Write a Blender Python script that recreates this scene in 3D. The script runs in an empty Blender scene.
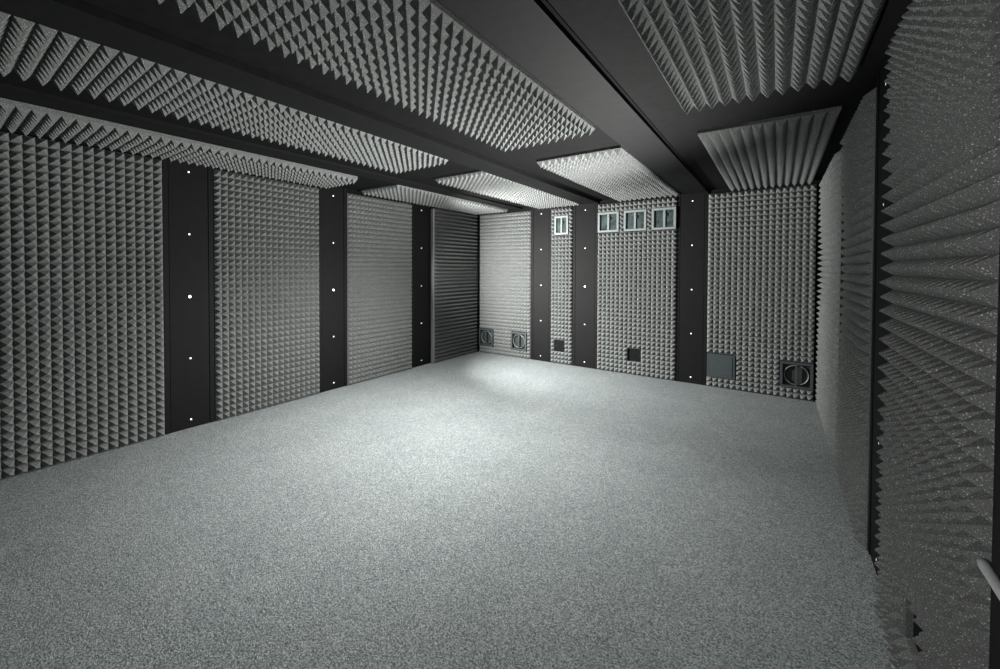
import bpy, bmesh, math, random
from mathutils import Vector, Matrix

R = random.Random(7)
SC = bpy.context.scene
COL = SC.collection

# ------------------------------------------------------------------ materials
def nodes_of(name):
    m = bpy.data.materials.new(name)
    m.use_nodes = True
    nt = m.node_tree
    return m, nt, nt.nodes['Principled BSDF']

def ramp(nt, fac, stops):
    r = nt.nodes.new('ShaderNodeValToRGB')
    while len(r.color_ramp.elements) < len(stops):
        r.color_ramp.elements.new(0.5)
    for e, (p, c) in zip(r.color_ramp.elements, stops):
        e.position = p
        e.color = (*c, 1)
    nt.links.new(fac, r.inputs['Fac'])
    return r.outputs['Color']

def noise(nt, scale, detail=2.0, rough=0.5, coord=None):
    n = nt.nodes.new('ShaderNodeTexNoise')
    n.inputs['Scale'].default_value = scale
    n.inputs['Detail'].default_value = detail
    n.inputs['Roughness'].default_value = rough
    if coord is None:
        g = nt.nodes.new('ShaderNodeNewGeometry')
        coord = g.outputs['Position']
    nt.links.new(coord, n.inputs['Vector'])
    return n.outputs['Fac']

def mix(nt, a, b, fac, mode='MIX'):
    x = nt.nodes.new('ShaderNodeMix')
    x.data_type = 'RGBA'
    x.blend_type = mode
    nt.links.new(a, x.inputs[6])
    nt.links.new(b, x.inputs[7])
    if isinstance(fac, float):
        x.inputs[0].default_value = fac
    else:
        nt.links.new(fac, x.inputs[0])
    return x.outputs[2]

def bump(nt, bsdf, h, strength, dist):
    b = nt.nodes.new('ShaderNodeBump')
    b.inputs['Strength'].default_value = strength
    b.inputs['Distance'].default_value = dist
    nt.links.new(h, b.inputs['Height'])
    nt.links.new(b.outputs['Normal'], bsdf.inputs['Normal'])

def foam_material(name, lo, hi, glint):
    """open-cell foam: fine grain, and tiny pale specks painted in as sparkle glints"""
    m, nt, b = nodes_of(name)
    grain = noise(nt, 330, 4, 0.8)
    base = ramp(nt, grain, [(0.30, lo), (0.70, hi)])
    sp = noise(nt, 290, 1, 0.5)
    mask = ramp(nt, sp, [(0.635, (0, 0, 0)), (0.72, (1, 1, 1))])
    rgb = nt.nodes.new('ShaderNodeRGB')
    rgb.outputs[0].default_value = (*glint, 1)
    c = mix(nt, base, rgb.outputs[0], mask)
    big = noise(nt, 1.7, 2, 0.5)
    tone = ramp(nt, big, [(0.3, (0.92, 0.93, 0.92)), (0.7, (1.0, 1.0, 1.0))])
    c = mix(nt, c, tone, 1.0, 'MULTIPLY')
    nt.links.new(c, b.inputs['Base Color'])
    b.inputs['Roughness'].default_value = 0.95
    b.inputs['Specular IOR Level'].default_value = 0.12
    bump(nt, b, grain, 0.8, 0.004)
    return m

def plain(name, lo, hi, scale=60.0, rough=0.6, spec=0.3, metal=0.0, bumpd=0.0):
    m, nt, b = nodes_of(name)
    n = noise(nt, scale, 3, 0.6)
    nt.links.new(ramp(nt, n, [(0.3, lo), (0.7, hi)]), b.inputs['Base Color'])
    b.inputs['Roughness'].default_value = rough
    b.inputs['Specular IOR Level'].default_value = spec
    b.inputs['Metallic'].default_value = metal
    if bumpd:
        bump(nt, b, n, 0.4, bumpd)
    return m

M = {}
M['foam'] = foam_material('grey_foam', (0.085, 0.089, 0.087), (0.260, 0.270, 0.265), (0.75, 0.78, 0.76))
M['foam_shaded'] = foam_material('shaded_grey_foam', (0.055, 0.058, 0.057), (0.110, 0.114, 0.112), (0.5, 0.5, 0.5))  # darker foam colour stands in for shade the lamps do not give
M['black_wall'] = plain('black_painted_plaster', (0.005, 0.0055, 0.0055), (0.008, 0.0085, 0.0085), 35, 0.85, 0.1, 0, 0.002)
M['black_ceiling'] = plain('black_painted_ceiling', (0.0055, 0.0058, 0.0058), (0.009, 0.0094, 0.0094), 18, 0.85, 0.1, 0, 0.002)
M['black_board'] = plain('black_stained_board', (0.005, 0.0053, 0.0053), (0.0075, 0.0078, 0.0078), 22, 0.65, 0.12)
M['black_beam'] = plain('black_stained_beam', (0.0075, 0.008, 0.008), (0.012, 0.0125, 0.0125), 22, 0.7, 0.12)
M['gap_shade'] = plain('black_gap_shade', (0.004, 0.004, 0.004), (0.006, 0.006, 0.006), 20, 0.9, 0.1)
M['rim'] = plain('dark_metal_rim', (0.05, 0.05, 0.05), (0.08, 0.08, 0.08), 90, 0.4, 0.5, 0.6)
M['pale_frame'] = plain('pale_grey_plastic', (0.17, 0.195, 0.19), (0.23, 0.255, 0.25), 50, 0.5, 0.4)
M['grey_frame'] = plain('dark_grey_plastic', (0.032, 0.042, 0.043), (0.050, 0.062, 0.063), 50, 0.5, 0.4)
M['vent_dark'] = plain('vent_interior', (0.020, 0.024, 0.024), (0.034, 0.038, 0.038), 25, 0.6, 0.3)
M['duct'] = plain('galvanised_duct', (0.16, 0.18, 0.18), (0.26, 0.28, 0.28), 40, 0.42, 0.5, 0.5)
M['plate'] = plain('black_cover_plate', (0.005, 0.0055, 0.0055), (0.008, 0.0085, 0.0085), 40, 0.8, 0.1)
M['edge_board'] = plain('grey_edge_board', (0.20, 0.20, 0.205), (0.26, 0.26, 0.265), 50, 0.8, 0.2)
M['steel'] = plain('brushed_steel', (0.50, 0.52, 0.52), (0.60, 0.62, 0.62), 70, 0.5, 0.5, 0.4)

def pane_material():
    m, nt, b = nodes_of('tinted_pane')
    n = noise(nt, 9, 2, 0.6)
    nt.links.new(ramp(nt, n, [(0.35, (0.020, 0.030, 0.030)), (0.65, (0.075, 0.10, 0.10))]), b.inputs['Base Color'])
    b.inputs['Roughness'].default_value = 0.18
    return m
M['pane'] = pane_material()

def carpet_material():
    m, nt, b = nodes_of('grey_loop_carpet')
    g = nt.nodes.new('ShaderNodeNewGeometry')
    vo = nt.nodes.new('ShaderNodeTexVoronoi')
    vo.inputs['Scale'].default_value = 210
    nt.links.new(g.outputs['Position'], vo.inputs['Vector'])
    sep = nt.nodes.new('ShaderNodeSeparateColor')
    nt.links.new(vo.outputs['Color'], sep.inputs['Color'])
    fuzz = noise(nt, 120, 3, 0.8)
    add = nt.nodes.new('ShaderNodeMath')
    add.operation = 'MULTIPLY_ADD'
    nt.links.new(sep.outputs[0], add.inputs[0])
    add.inputs[1].default_value = 0.34
    nt.links.new(fuzz, add.inputs[2])
    sub = nt.nodes.new('ShaderNodeMath')
    sub.operation = 'SUBTRACT'
    nt.links.new(add.outputs[0], sub.inputs[0])
    sub.inputs[1].default_value = 0.17
    fine = sub.outputs[0]
    base = ramp(nt, fine, [(0.27, (0.100, 0.114, 0.116)), (0.5, (0.300, 0.328, 0.329)), (0.73, (0.600, 0.632, 0.632))])
    mid = noise(nt, 26, 3, 0.6)
    t1 = ramp(nt, mid, [(0.3, (0.88, 0.89, 0.89)), (0.7, (1.06, 1.06, 1.06))])
    big = noise(nt, 2.2, 3, 0.55)
    t2 = ramp(nt, big, [(0.3, (0.90, 0.92, 0.92)), (0.7, (1.04, 1.04, 1.04))])
    c = mix(nt, base, t1, 1.0, 'MULTIPLY')
    c = mix(nt, c, t2, 1.0, 'MULTIPLY')
    nt.links.new(c, b.inputs['Base Color'])
    b.inputs['Roughness'].default_value = 1.0
    b.inputs['Specular IOR Level'].default_value = 0.05
    bump(nt, b, fine, 0.8, 0.006)
    return m
M['carpet'] = carpet_material()

def lamp_material(name, power):
    m, nt, b = nodes_of(name)
    b.inputs['Base Color'].default_value = (0.9, 0.9, 0.9, 1)
    b.inputs['Emission Color'].default_value = (1.0, 0.99, 0.96, 1)
    b.inputs['Emission Strength'].default_value = power
    return m
M['lens'] = lamp_material('lit_lens', 2.2)
M['lens_bright'] = lamp_material('bright_lit_lens', 9.0)

# ------------------------------------------------------------------ helpers
def link_mesh(name, verts, faces, mat, parent=None, smooth=False):
    me = bpy.data.meshes.new(name)
    me.from_pydata(verts, [], faces)
    me.materials.append(mat)
    me.validate()
    bm = bmesh.new()
    bm.from_mesh(me)
    bmesh.ops.recalc_face_normals(bm, faces=bm.faces)
    bm.to_mesh(me)
    bm.free()
    if smooth:
        for p in me.polygons:
            p.use_smooth = True
    o = bpy.data.objects.new(name, me)
    COL.objects.link(o)
    if parent:
        o.parent = parent
    return o

def bm_obj(name, bm, mat, parent=None, smooth=False):
    me = bpy.data.meshes.new(name)
    bmesh.ops.recalc_face_normals(bm, faces=bm.faces)
    bm.to_mesh(me)
    bm.free()
    me.materials.append(mat)
    if smooth:
        for p in me.polygons:
            p.use_smooth = True
    o = bpy.data.objects.new(name, me)
    COL.objects.link(o)
    if parent:
        o.parent = parent
    return o

def add_box(bm, x0, x1, y0, y1, z0, z1, bev=0.0):
    vs = [bm.verts.new(p) for p in ((x0, y0, z0), (x1, y0, z0), (x1, y1, z0), (x0, y1, z0),
                                    (x0, y0, z1), (x1, y0, z1), (x1, y1, z1), (x0, y1, z1))]
    fs = [bm.faces.new([vs[i] for i in f]) for f in
          ((0, 3, 2, 1), (4, 5, 6, 7), (0, 1, 5, 4), (1, 2, 6, 5), (2, 3, 7, 6), (3, 0, 4, 7))]
    if bev:
        es = list({e for f in fs for e in f.edges})
        bmesh.ops.bevel(bm, geom=es, offset=bev, segments=2, affect='EDGES', profile=0.7)

def box_obj(name, x0, x1, y0, y1, z0, z1, mat, parent=None, bev=0.0):
    bm = bmesh.new()
    add_box(bm, x0, x1, y0, y1, z0, z1, bev)
    return bm_obj(name, bm, mat, parent)

def tag(o, label, cat, group=None):
    o['label'] = label
    o['category'] = cat
    if group:
        o['group'] = group
    return o

def struct(o):
    o['kind'] = 'structure'
    return o

def thing(name, loc, rot, label, cat, group=None):
    o = bpy.data.objects.new(name, None)
    o.empty_display_size = 0.1
    COL.objects.link(o)
    o.location = loc
    o.rotation_euler = rot
    return tag(o, label, cat, group)

# ------------------------------------------------------------------ the room
XL, XR, YB, YF, H = -4.43, 0.43, 6.03, -1.0, 2.52
T = 0.12
struct(box_obj('floor', XL - T, XR + T, YF - T, YB + T, -T, 0.0, M['carpet']))
struct(box_obj('ceiling', XL - T, XR + T, YF - T, YB + T, H, H + T, M['black_ceiling']))
struct(box_obj('wall_left', XL - T, XL, YF - T, YB + T, 0.0, H, M['black_wall']))
struct(box_obj('wall_right', XR, XR + T, YF - T, YB + T, 0.0, H, M['black_wall']))
struct(box_obj('wall_back', XL, XR, YB, YB + T, 0.0, H, M['black_wall']))
struct(box_obj('wall_front', XL, XR, YF - T, YF, 0.0, H, M['black_wall']))

# black boards that step down from the ceiling between the foam rows
def beam(i, x0, x1, drop):
    bm = bmesh.new()
    add_box(bm, x0, x1, YF, YB, H - drop, H, 0.003)
    return struct(bm_obj('trim_%d' % i, bm, M['black_beam']))
beam(1, -3.66, -3.45, 0.022)
beam(2, -2.41, -2.155, 0.040)
beam(3, -1.02, -0.735, 0.034)
# near-black strip standing in for the shadow gap beside the right-hand board
struct(box_obj('trim_4', -0.735, -0.718, YF, YB, H - 0.006, H, M['gap_shade']))
# black post in the far left corner
struct(box_obj('trim_5', XL, -4.335, 5.985, YB, 0.0, H, M['black_wall'], bev=0.004))

# ------------------------------------------------------------------ pyramid foam
def foam(name, o, u, v, n, nu, nv, pu, pv, label, group, slab=0.024, hgt=0.047, holes=(), mat='foam', root=None):
    """slab of foam with nu x nv pyramids; o = corner on the wall, u/v in the wall, n into the room"""
    o, u, v, n = Vector(o), Vector(u), Vector(v), Vector(n)
    def holed(i, j):
        return any(a <= i < b and c <= j < d for a, b, c, d in holes)
    verts, faces = [], []
    idx = {}
    def gv(i, j, lvl):
        k = (i, j, lvl)
        if k not in idx:
            idx[k] = len(verts)
            p = o + u * (i * pu) + v * (j * pv) + n * (slab if lvl else 0.0)
            verts.append(p)
        return idx[k]
    tr = 0.0022
    for i in range(nu):
        for j in range(nv):
            if holed(i, j):
                continue
            b = [gv(i, j, 1), gv(i + 1, j, 1), gv(i + 1, j + 1, 1), gv(i, j + 1, 1)]
            cx = (i + 0.5) * pu + R.uniform(-1, 1) * 0.0011
            cy = (j + 0.5) * pv + R.uniform(-1, 1) * 0.0011
            hh = slab + hgt + R.uniform(-1, 1) * 0.0016
            t0 = len(verts)
            for sx, sy in ((-1, -1), (1, -1), (1, 1), (-1, 1)):
                verts.append(o + u * (cx + sx * tr) + v * (cy + sy * tr) + n * hh)
            t = [t0, t0 + 1, t0 + 2, t0 + 3]
            for a in range(4):
                c = (a + 1) % 4
                faces.append((b[a], b[c], t[c], t[a]))
            faces.append(tuple(t))
            faces.append((gv(i, j, 0), gv(i, j + 1, 0), gv(i + 1, j + 1, 0), gv(i + 1, j, 0)))
            for (di, dj, e0, e1) in ((-1, 0, (i, j), (i, j + 1)), (1, 0, (i + 1, j), (i + 1, j + 1)),
                                     (0, -1, (i, j), (i + 1, j)), (0, 1, (i, j + 1), (i + 1, j + 1))):
                a, c = i + di, j + dj
                if a < 0 or c < 0 or a >= nu or c >= nv or holed(a, c):
                    faces.append((gv(*e0, 0), gv(*e1, 0), gv(*e1, 1), gv(*e0, 1)))
    ob = link_mesh(name, [tuple(p) for p in verts], faces, M[mat], root)
    if root is None:
        tag(ob, label, 'foam panel', group)
    return ob

X, Y, Z = (1, 0, 0), (0, 1, 0), (0, 0, 1)
NX, NY, NZ = (-1, 0, 0), (0, -1, 0), (0, 0, -1)
ROWS, PV = 40, 0.0613
GAP = 0.003
WZ = 0.004
GL, GB, GR, GC = 'foam panels on the left wall', 'foam panels on the back wall', 'foam panels on the right wall', 'foam panels on the ceiling'

def left_panel(y0, y1, n, label, **k):
    return foam('acoustic_foam_panel', (XL + GAP, y0, WZ), Y, Z, X, n, ROWS, (y1 - y0) / n, PV, label, GL, **k)
left_panel(-0.62, 1.30, 30, 'grey pyramid foam panel on the left wall nearest the camera, widest on that wall')
left_panel(1.715, 2.846, 18, 'grey foam panel on the left wall between the nearest and middle black columns')
left_panel(3.245, 4.38, 18, 'pale grey foam panel on the left wall between the middle and last black columns')
tp = thing('edged_foam_panel', (XL + GAP, 4.82, 0), (0, 0, 0), 'pyramid foam panel with painted-in shade and grey edge board beside the far left corner', 'foam panel')
foam('foam_face', (0.028, 0.035, WZ), Y, Z, X, 18, ROWS, (5.975 - 4.855) / 18, PV, '', None, slab=0.020, hgt=0.056, mat='foam_shaded', root=tp)
o = box_obj('edge_board', 0.0, 0.062, 0.0, 0.032, 0.003, 2.44, M['edge_board'], tp, 0.003)
o['label'] = 'plain grey edge board'
box_obj('backing_board', 0.0, 0.026, 0.034, 1.150, 0.003, 2.45, M['black_board'], tp)

def back_panel(x0, x1, n, label, **k):
    return foam('acoustic_foam_panel', (x0, YB - GAP, WZ), X, Z, NY, n, ROWS, (x1 - x0) / n, PV, label, GB, **k)
B1, B2, B3, B4 = (-4.305, -3.276, 17), (-2.907, -2.551, 6), (-2.151, -1.088, 17), (-0.717, 0.345, 17)
back_panel(*B1, 'pale grey foam panel on the back wall beside the far left corner',
           holes=[(0, 5, 2, 7), (11, 16, 2, 7)])
back_panel(*B2, 'narrow grey foam panel on the back wall between two black columns',
           holes=[(1, 5, 33, 38), (1, 4, 3, 6)])
back_panel(*B3, 'grey foam panel on the back wall with three window hatches in a row',
           holes=[(0, 5, 33, 38), (6, 11, 33, 38), (12, 17, 33, 38), (7, 10, 3, 6)])
back_panel(*B4, 'grey pyramid foam panel at the right end of the back wall with two low vents',
           holes=[(0, 5, 2, 7), (12, 17, 2, 7)])

def right_panel(y0, y1, n, label, **k):
    return foam('acoustic_foam_panel', (XR - GAP, y0, WZ), Y, Z, NX, n, ROWS, (y1 - y0) / n, PV, label, GR, **k)
right_panel(1.432, 2.49, 17, 'grey foam panel on the right wall beside the steel door handle', holes=[(7, 12, 2, 6)])
right_panel(3.00, 4.06, 17, 'grey pyramid foam panel in the middle of the right wall, beyond the wide black column')
right_panel(4.38, 5.955, 25, 'grey pyramid foam panel on the right wall ending at the far right corner')

def ceil_panel(x0, x1, y0, y1, n, m, label, slab=0.022):
    return foam('acoustic_foam_panel', (x0, y0, H), X, Y, NZ, n, m, (x1 - x0) / n, (y1 - y0) / m, label, GC, slab=slab, hgt=0.051)
for (x0, x1, y1, n, sl, where) in ((-4.352, -3.77, 2.92, 9, 0.032, 'running along the left wall'),
                                   (-3.13, -2.43, 2.90, 11, 0.022, 'second row from the left wall'),
                                   (-1.83, -1.06, 2.88, 12, 0.022, 'third row from the left wall'),
                                   (-0.49, 0.312, 2.83, 12, 0.022, 'row nearest the right wall')):
    ceil_panel(x0, x1, -0.43, y1, n, 50, 'long grey ceiling foam panel nearest the camera, ' + where, sl)
for (x0, x1, y0, n, where) in ((-4.352, -3.67, 3.42, 10, 'running along the left wall'), (-3.10, -2.40, 3.45, 11, 'second row from the left wall'),
                               (-1.83, -1.05, 3.45, 12, 'third row from the left wall'), (-0.49, 0.310, 3.43, 12, 'row nearest the right wall')):
    ceil_panel(x0, x1, y0, 5.945, n, 37, 'shorter grey ceiling foam panel meeting the back wall, ' + where)

# ------------------------------------------------------------------ black columns with five small lamps
LEDZ = (0.083, 0.656, 1.232, 1.812, 2.388)

def disc(bm, cx, cz, r, y0, y1, seg=20):
    """short cylinder with its axis along y"""
    a = [bm.verts.new((cx + r * math.cos(t), y0, cz + r * math.sin(t))) for t in [2 * math.pi * k / seg for k in range(seg)]]
    b = [bm.verts.new((cx + r * math.cos(t), y1, cz + r * math.sin(t))) for t in [2 * math.pi * k / seg for k in range(seg)]]
    bm.faces.new(a)
    bm.faces.new(list(reversed(b)))
    for k in range(seg):
        bm.faces.new((a[k], a[(k + 1) % seg], b[(k + 1) % seg], b[k]))

def ring(bm, cx, cz, r0, r1, y0, y1, seg=24):
    pts = []
    for t in [2 * math.pi * k / seg for k in range(seg)]:
        c, s = math.cos(t), math.sin(t)
        pts.append([bm.verts.new((cx + r * c, y, cz + r * s)) for r, y in ((r0, y0), (r1, y0), (r1, y1), (r0, y1))])
    for k in range(seg):
        p, q = pts[k], pts[(k + 1) % seg]
        for i in range(4):
            j = (i + 1) % 4
            bm.faces.new((p[i], p[j], q[j], q[i]))

def light_column(loc, rz, w, label, bright=True):
    """built facing -y, its back on the wall at local y = 0, width along local x"""
    t = thing('light_column', loc, (0, 0, rz), label, 'light column', 'black light columns')
    t['kind'] = 'thing'
    h = w / 2
    tw = w * 0.10
    top = H - 0.004
    box_obj('board', -h + tw + 0.004, h - tw - 0.004, -0.020, 0.0, 0.002, top, M['black_board'], t, 0.002)
    for s in (-1, 1):
        a, b = sorted((s * h, s * (h - tw)))
        box_obj('edge_trim', a, b, -0.024, 0.0, 0.002, top, M['black_board'], t, 0.002)
    for k, z in enumerate(LEDZ):
        bm = bmesh.new()
        rl = 0.0105 if (k == 2 and bright) else 0.0072
        ring(bm, 0.0, z, rl, rl + 0.0035, -0.0245, -0.0202)
        rim = bm_obj('spotlight', bm, M['rim'], t, True)
        bm = bmesh.new()
        disc(bm, 0.0, z, rl, -0.0235, -0.0202)
        ln = bm_obj('lens', bm, M['lens_bright' if (k == 2 and bright) else 'lens'], rim)
        ln['label'] = 'small white lit lens'
    return t

PI = math.pi
for (y0, y1, lab, br) in ((1.306, 1.709, 'black column with five lamps on the left wall, nearest the camera', True),
                          (2.852, 3.239, 'black column with five lamps on the left wall, middle of three', True),
                          (4.386, 4.815, 'black column with five lamps on the left wall beside the darkened panel', False)):
    light_column((XL, (y0 + y1) / 2, 0), PI / 2, y1 - y0, lab, br)
for (x0, x1, lab, br) in ((-3.270, -2.913, 'black column on the back wall, left of the narrow foam panel', False),
                          (-2.545, -2.157, 'black column on the back wall, right of the narrow foam panel', True),
                          (-1.082, -0.723, 'black column on the back wall, right of the three window hatches', False)):
    light_column(((x0 + x1) / 2, YB, 0), 0, x1 - x0, lab, br)
for (y0, y1, lab) in ((2.53, 2.992, 'black column on the right wall beside the nearest foam panel'),
                      (4.068, 4.372, 'narrower black column on the right wall, mostly hidden behind the middle foam panel')):
    light_column((XR, (y0 + y1) / 2, 0), -PI / 2, y1 - y0, lab, False)

# ------------------------------------------------------------------ hatches, vents and plates in the back wall
def frame_bm(x0, x1, z0, z1, w, ya, yb, bev=0.003):
    bm = bmesh.new()
    add_box(bm, x0, x1, ya, yb, z0, z0 + w, bev)
    add_box(bm, x0, x1, ya, yb, z1 - w, z1, bev)
    add_box(bm, x0, x0 + w, ya, yb, z0 + w, z1 - w, bev)
    add_box(bm, x1 - w, x1, ya, yb, z0 + w, z1 - w, bev)
    return bm

def window_hatch(x0, x1, z0, z1, label, shade, mx=0.5):
    cx = (x0 + x1) / 2
    w, h = (x1 - x0) / 2, z1 - z0
    t = thing('window_hatch', (cx, YB, z0), (0, 0, 0), label, 'window hatch', 'window hatches high on the back wall')
    bm_obj('frame', frame_bm(-w, w, 0, h, 0.029, -0.058, 0.0), M['pale_frame'], t)
    mxx = -w + 2 * w * mx
    box_obj('mullion', mxx - 0.014, mxx + 0.014, -0.050, 0.0, 0.031, h - 0.031, M['pale_frame'], t, 0.003)
    for a, b in ((-w + 0.031, mxx - 0.016), (mxx + 0.016, w - 0.031)):
        p = box_obj('pane', a, b, -0.032, -0.028, 0.031, h - 0.031, M['pane'], t)
    # latch on the mullion, seen as a small pale knob
    bm = bmesh.new()
    add_box(bm, mxx - 0.007, mxx + 0.020, -0.064, -0.050, h * 0.60, h * 0.72, 0.003)
    bm_obj('latch', bm, M['pale_frame'], t)
    return t

def cells(P, i0, i1):
    x0, x1, n = P
    p = (x1 - x0) / n
    return x0 + i0 * p, x0 + i1 * p
def rows(j0, j1):
    return WZ + j0 * PV, WZ + j1 * PV
E0 = 0.004
zw = rows(33, 38)
def hatch(P, i0, i1, label, mx):
    a, b = cells(P, i0, i1)
    window_hatch(a + E0, b - E0, zw[0] + 0.008, zw[1] - 0.008, label, 0, mx)
hatch(B2, 1, 5, 'small pale framed window hatch in the narrow foam panel', 0.5)
hatch(B3, 0, 5, 'pale framed window hatch on the back wall, leftmost of the row of three', 0.5)
hatch(B3, 6, 11, 'pale framed window hatch on the back wall, middle of the row of three', 0.5)
hatch(B3, 12, 17, 'pale framed window hatch beside the black column, last of the row of three', 0.52)

def duct_vent(P, i0, i1, j0, j1, label, covered=False):
    a, b = cells(P, i0, i1)
    z0, z1 = rows(j0, j1)
    a, b, z0, z1 = a + E0, b - E0, z0 + E0, z1 - E0
    cx, w, h = (a + b) / 2, (b - a) / 2, z1 - z0
    t = thing('duct_vent', (cx, YB, z0), (0, 0, 0), label, 'vent', 'vents low on the back wall')
    bm_obj('frame', frame_bm(-w, w, 0, h, 0.026, -0.058, 0.0), M['grey_frame'], t)
    box_obj('back_plate', -w + 0.027, w - 0.027, -0.006, 0.0, 0.027, h - 0.027, M['vent_dark'], t)
    bm = bmesh.new()
    rr = min(w, h / 2) - 0.034
    ring(bm, 0.0, h / 2, rr - 0.008, rr, -0.040, -0.007, 40)
    bm_obj('duct_collar', bm, M['duct'], t, True)
    box_obj('mullion', -0.010, 0.010, -0.054, -0.041, 0.027, h - 0.027, M['grey_frame'], t, 0.002)
    if covered:
        p = box_obj('cover_sheet', -w + 0.027, w - 0.027, -0.064, -0.0585, 0.020, h - 0.020, M['grey_frame'], t, 0.002)
        p['label'] = 'smooth dark grey sheet over the opening'
    return t
duct_vent(B1, 0, 5, 2, 7, 'dark square duct vent low on the back wall, in the far left corner')
duct_vent(B1, 11, 16, 2, 7, 'dark square duct vent low on the back wall, beside the leftmost back column')
duct_vent(B4, 0, 5, 2, 7, 'dull covered square vent low on the back wall, right of the last black column', True)
duct_vent(B4, 12, 17, 2, 7, 'dark square vent with round duct beside the far right corner')

def cover_plate(loc, rz, w, h, label):
    t = thing('cover_plate', loc, (0, 0, rz), label, 'cover plate', 'black cover plates set in the foam')
    box_obj('plate', -w / 2, w / 2, -0.008, 0.0, 0.0, h, M['plate'], t, 0.002)
    for sx in (-1, 1):
        bm = bmesh.new()
        disc(bm, sx * (w / 2 - 0.02), h / 2, 0.005, -0.0105, -0.008, 12)
        bm_obj('screw_head', bm, M['rim'], t)
    return t
for P, i0, i1, lab in ((B2, 1, 4, 'small black square plate low in the narrow foam panel'),
                       (B3, 7, 10, 'small black square plate low in the foam under the three window hatches')):
    a, b = cells(P, i0, i1)
    z0, z1 = rows(3, 6)
    cover_plate(((a + b) / 2, YB, z0 + E0), 0, b - a - 2 * E0, z1 - z0 - 2 * E0, lab)
pr = (2.49 - 1.432) / 17
z0, z1 = rows(2, 6)
cover_plate((XR, 1.432 + 9.5 * pr, z0 + E0), -PI / 2, 5 * pr - 2 * E0, z1 - z0 - 2 * E0, 'small black plate low in the right wall foam nearest the camera')

# ------------------------------------------------------------------ door beside the camera
d = struct(box_obj('door_1', 0.395, XR, 0.45, 1.425, 0.004, 2.10, M['black_board'], None, 0.004))
def tube(bm, pts, r, seg=14):
    rings = []
    for k, p in enumerate(pts):
        p = Vector(p)
        a = Vector(pts[max(k - 1, 0)]); b = Vector(pts[min(k + 1, len(pts) - 1)])
        d_ = (b - a).normalized()
        s = d_.orthogonal().normalized() if abs(d_.z) > 0.9 else d_.cross(Vector((0, 0, 1))).normalized()
        q = s.cross(d_).normalized()
        rings.append([bm.verts.new(p + s * (r * math.cos(t)) + q * (r * math.sin(t))) for t in [2 * PI * i / seg for i in range(seg)]])
    for A, B in zip(rings, rings[1:]):
        for i in range(seg):
            j = (i + 1) % seg
            bm.faces.new((A[i], A[j], B[j], B[i]))
    bm.faces.new(rings[0]); bm.faces.new(list(reversed(rings[-1])))
bm = bmesh.new()
tube(bm, [(0.40, 1.12, 0.884), (0.375, 1.12, 0.884), (0.362, 1.125, 0.884), (0.354, 1.14, 0.884), (0.352, 1.18, 0.885), (0.352, 1.295, 0.890), (0.354, 1.308, 0.891)], 0.0105)
hd = bm_obj('door_handle', bm, M['steel'], d, True)
hd['label'] = 'brushed steel lever handle'
bm = bmesh.new()
add_box(bm, 0.386, 0.3955, 1.095, 1.145, 0.78, 0.98, 0.003)
bm_obj('handle_plate', bm, M['steel'], d)

# ------------------------------------------------------------------ camera (solved from the vanishing points)
yaw, pitch, roll = 0.634436102, 0.017868208, 0.002429624
cy_, sy_ = math.cos(yaw), math.sin(yaw)
f = Vector((-sy_, cy_, 0)); r = Vector((cy_, sy_, 0)); u = Vector((0, 0, 1))
f2 = f * math.cos(pitch) - u * math.sin(pitch)
u2 = f * math.sin(pitch) + u * math.cos(pitch)
r3 = r * math.cos(roll) + u2 * math.sin(roll)
u3 = u2 * math.cos(roll) - r * math.sin(roll)
cam = bpy.data.cameras.new('camera')
cam.sensor_width = 36.0
cam.lens = 411.04 / 1000 * 36.0
cam.shift_x = (500 - 474.96) / 1000
cam.shift_y = (275.93 - 334.5) / 1000
cam.clip_start = 0.02
co = bpy.data.objects.new('camera', cam)
COL.objects.link(co)
mw = Matrix((r3, u3, -f2)).transposed().to_4x4()
mw.translation = Vector((0, 0, 1.5))
co.matrix_world = mw
SC.camera = co

# ------------------------------------------------------------------ light
def lamp(name, loc, power, radius=0.0, col=(1.0, 0.99, 0.97)):
    l = bpy.data.lights.new(name, 'POINT')
    l.energy = power
    l.shadow_soft_size = radius
    l.color = col
    o = bpy.data.objects.new(name, l)
    COL.objects.link(o)
    o.location = loc
    return o
def spot(name, loc, aim, power, cone, blend, col=(1.0, 0.99, 0.97)):
    l = bpy.data.lights.new(name, 'SPOT')
    l.energy = power
    l.shadow_soft_size = 0.0
    l.spot_size = math.radians(cone)
    l.spot_blend = blend
    l.color = col
    o = bpy.data.objects.new(name, l)
    COL.objects.link(o)
    o.location = loc
    o.rotation_euler = (Vector(aim) - Vector(loc)).to_track_quat('-Z', 'Y').to_euler()
    return o
spot('work_lamp', (-4.0, 3.6, 1.40), (-2.3, 5.95, 1.40), 1350, 112, 1.0)
spot('flood_lamp', (-0.85, 3.8, 0.8), (-2.7, 2.1, 2.75), 780, 146, 1.0)
spot('added_floor_light', (-2.3, 3.0, 2.40), (-2.5, 2.9, 0.0), 500, 140, 1.0)  # unseen spot under the ceiling, added to brighten the floor evenly
spot('added_fill_light', (-1.0, -0.4, 1.4), (0.40, 2.1, 1.2), 90, 70, 0.9).data.shadow_soft_size = 0.03  # unseen fill behind the camera, added to lift the near right foam

w = bpy.data.worlds.new('world')
w.use_nodes = True
w.node_tree.nodes['Background'].inputs['Color'].default_value = (0, 0, 0, 1)
w.node_tree.nodes['Background'].inputs['Strength'].default_value = 0
SC.world = w
vs = SC.view_settings
vs.view_transform = 'Standard'
vs.look = 'None'
vs.gamma = 1.0
vs.exposure = 0.0
vs.use_curve_mapping = False
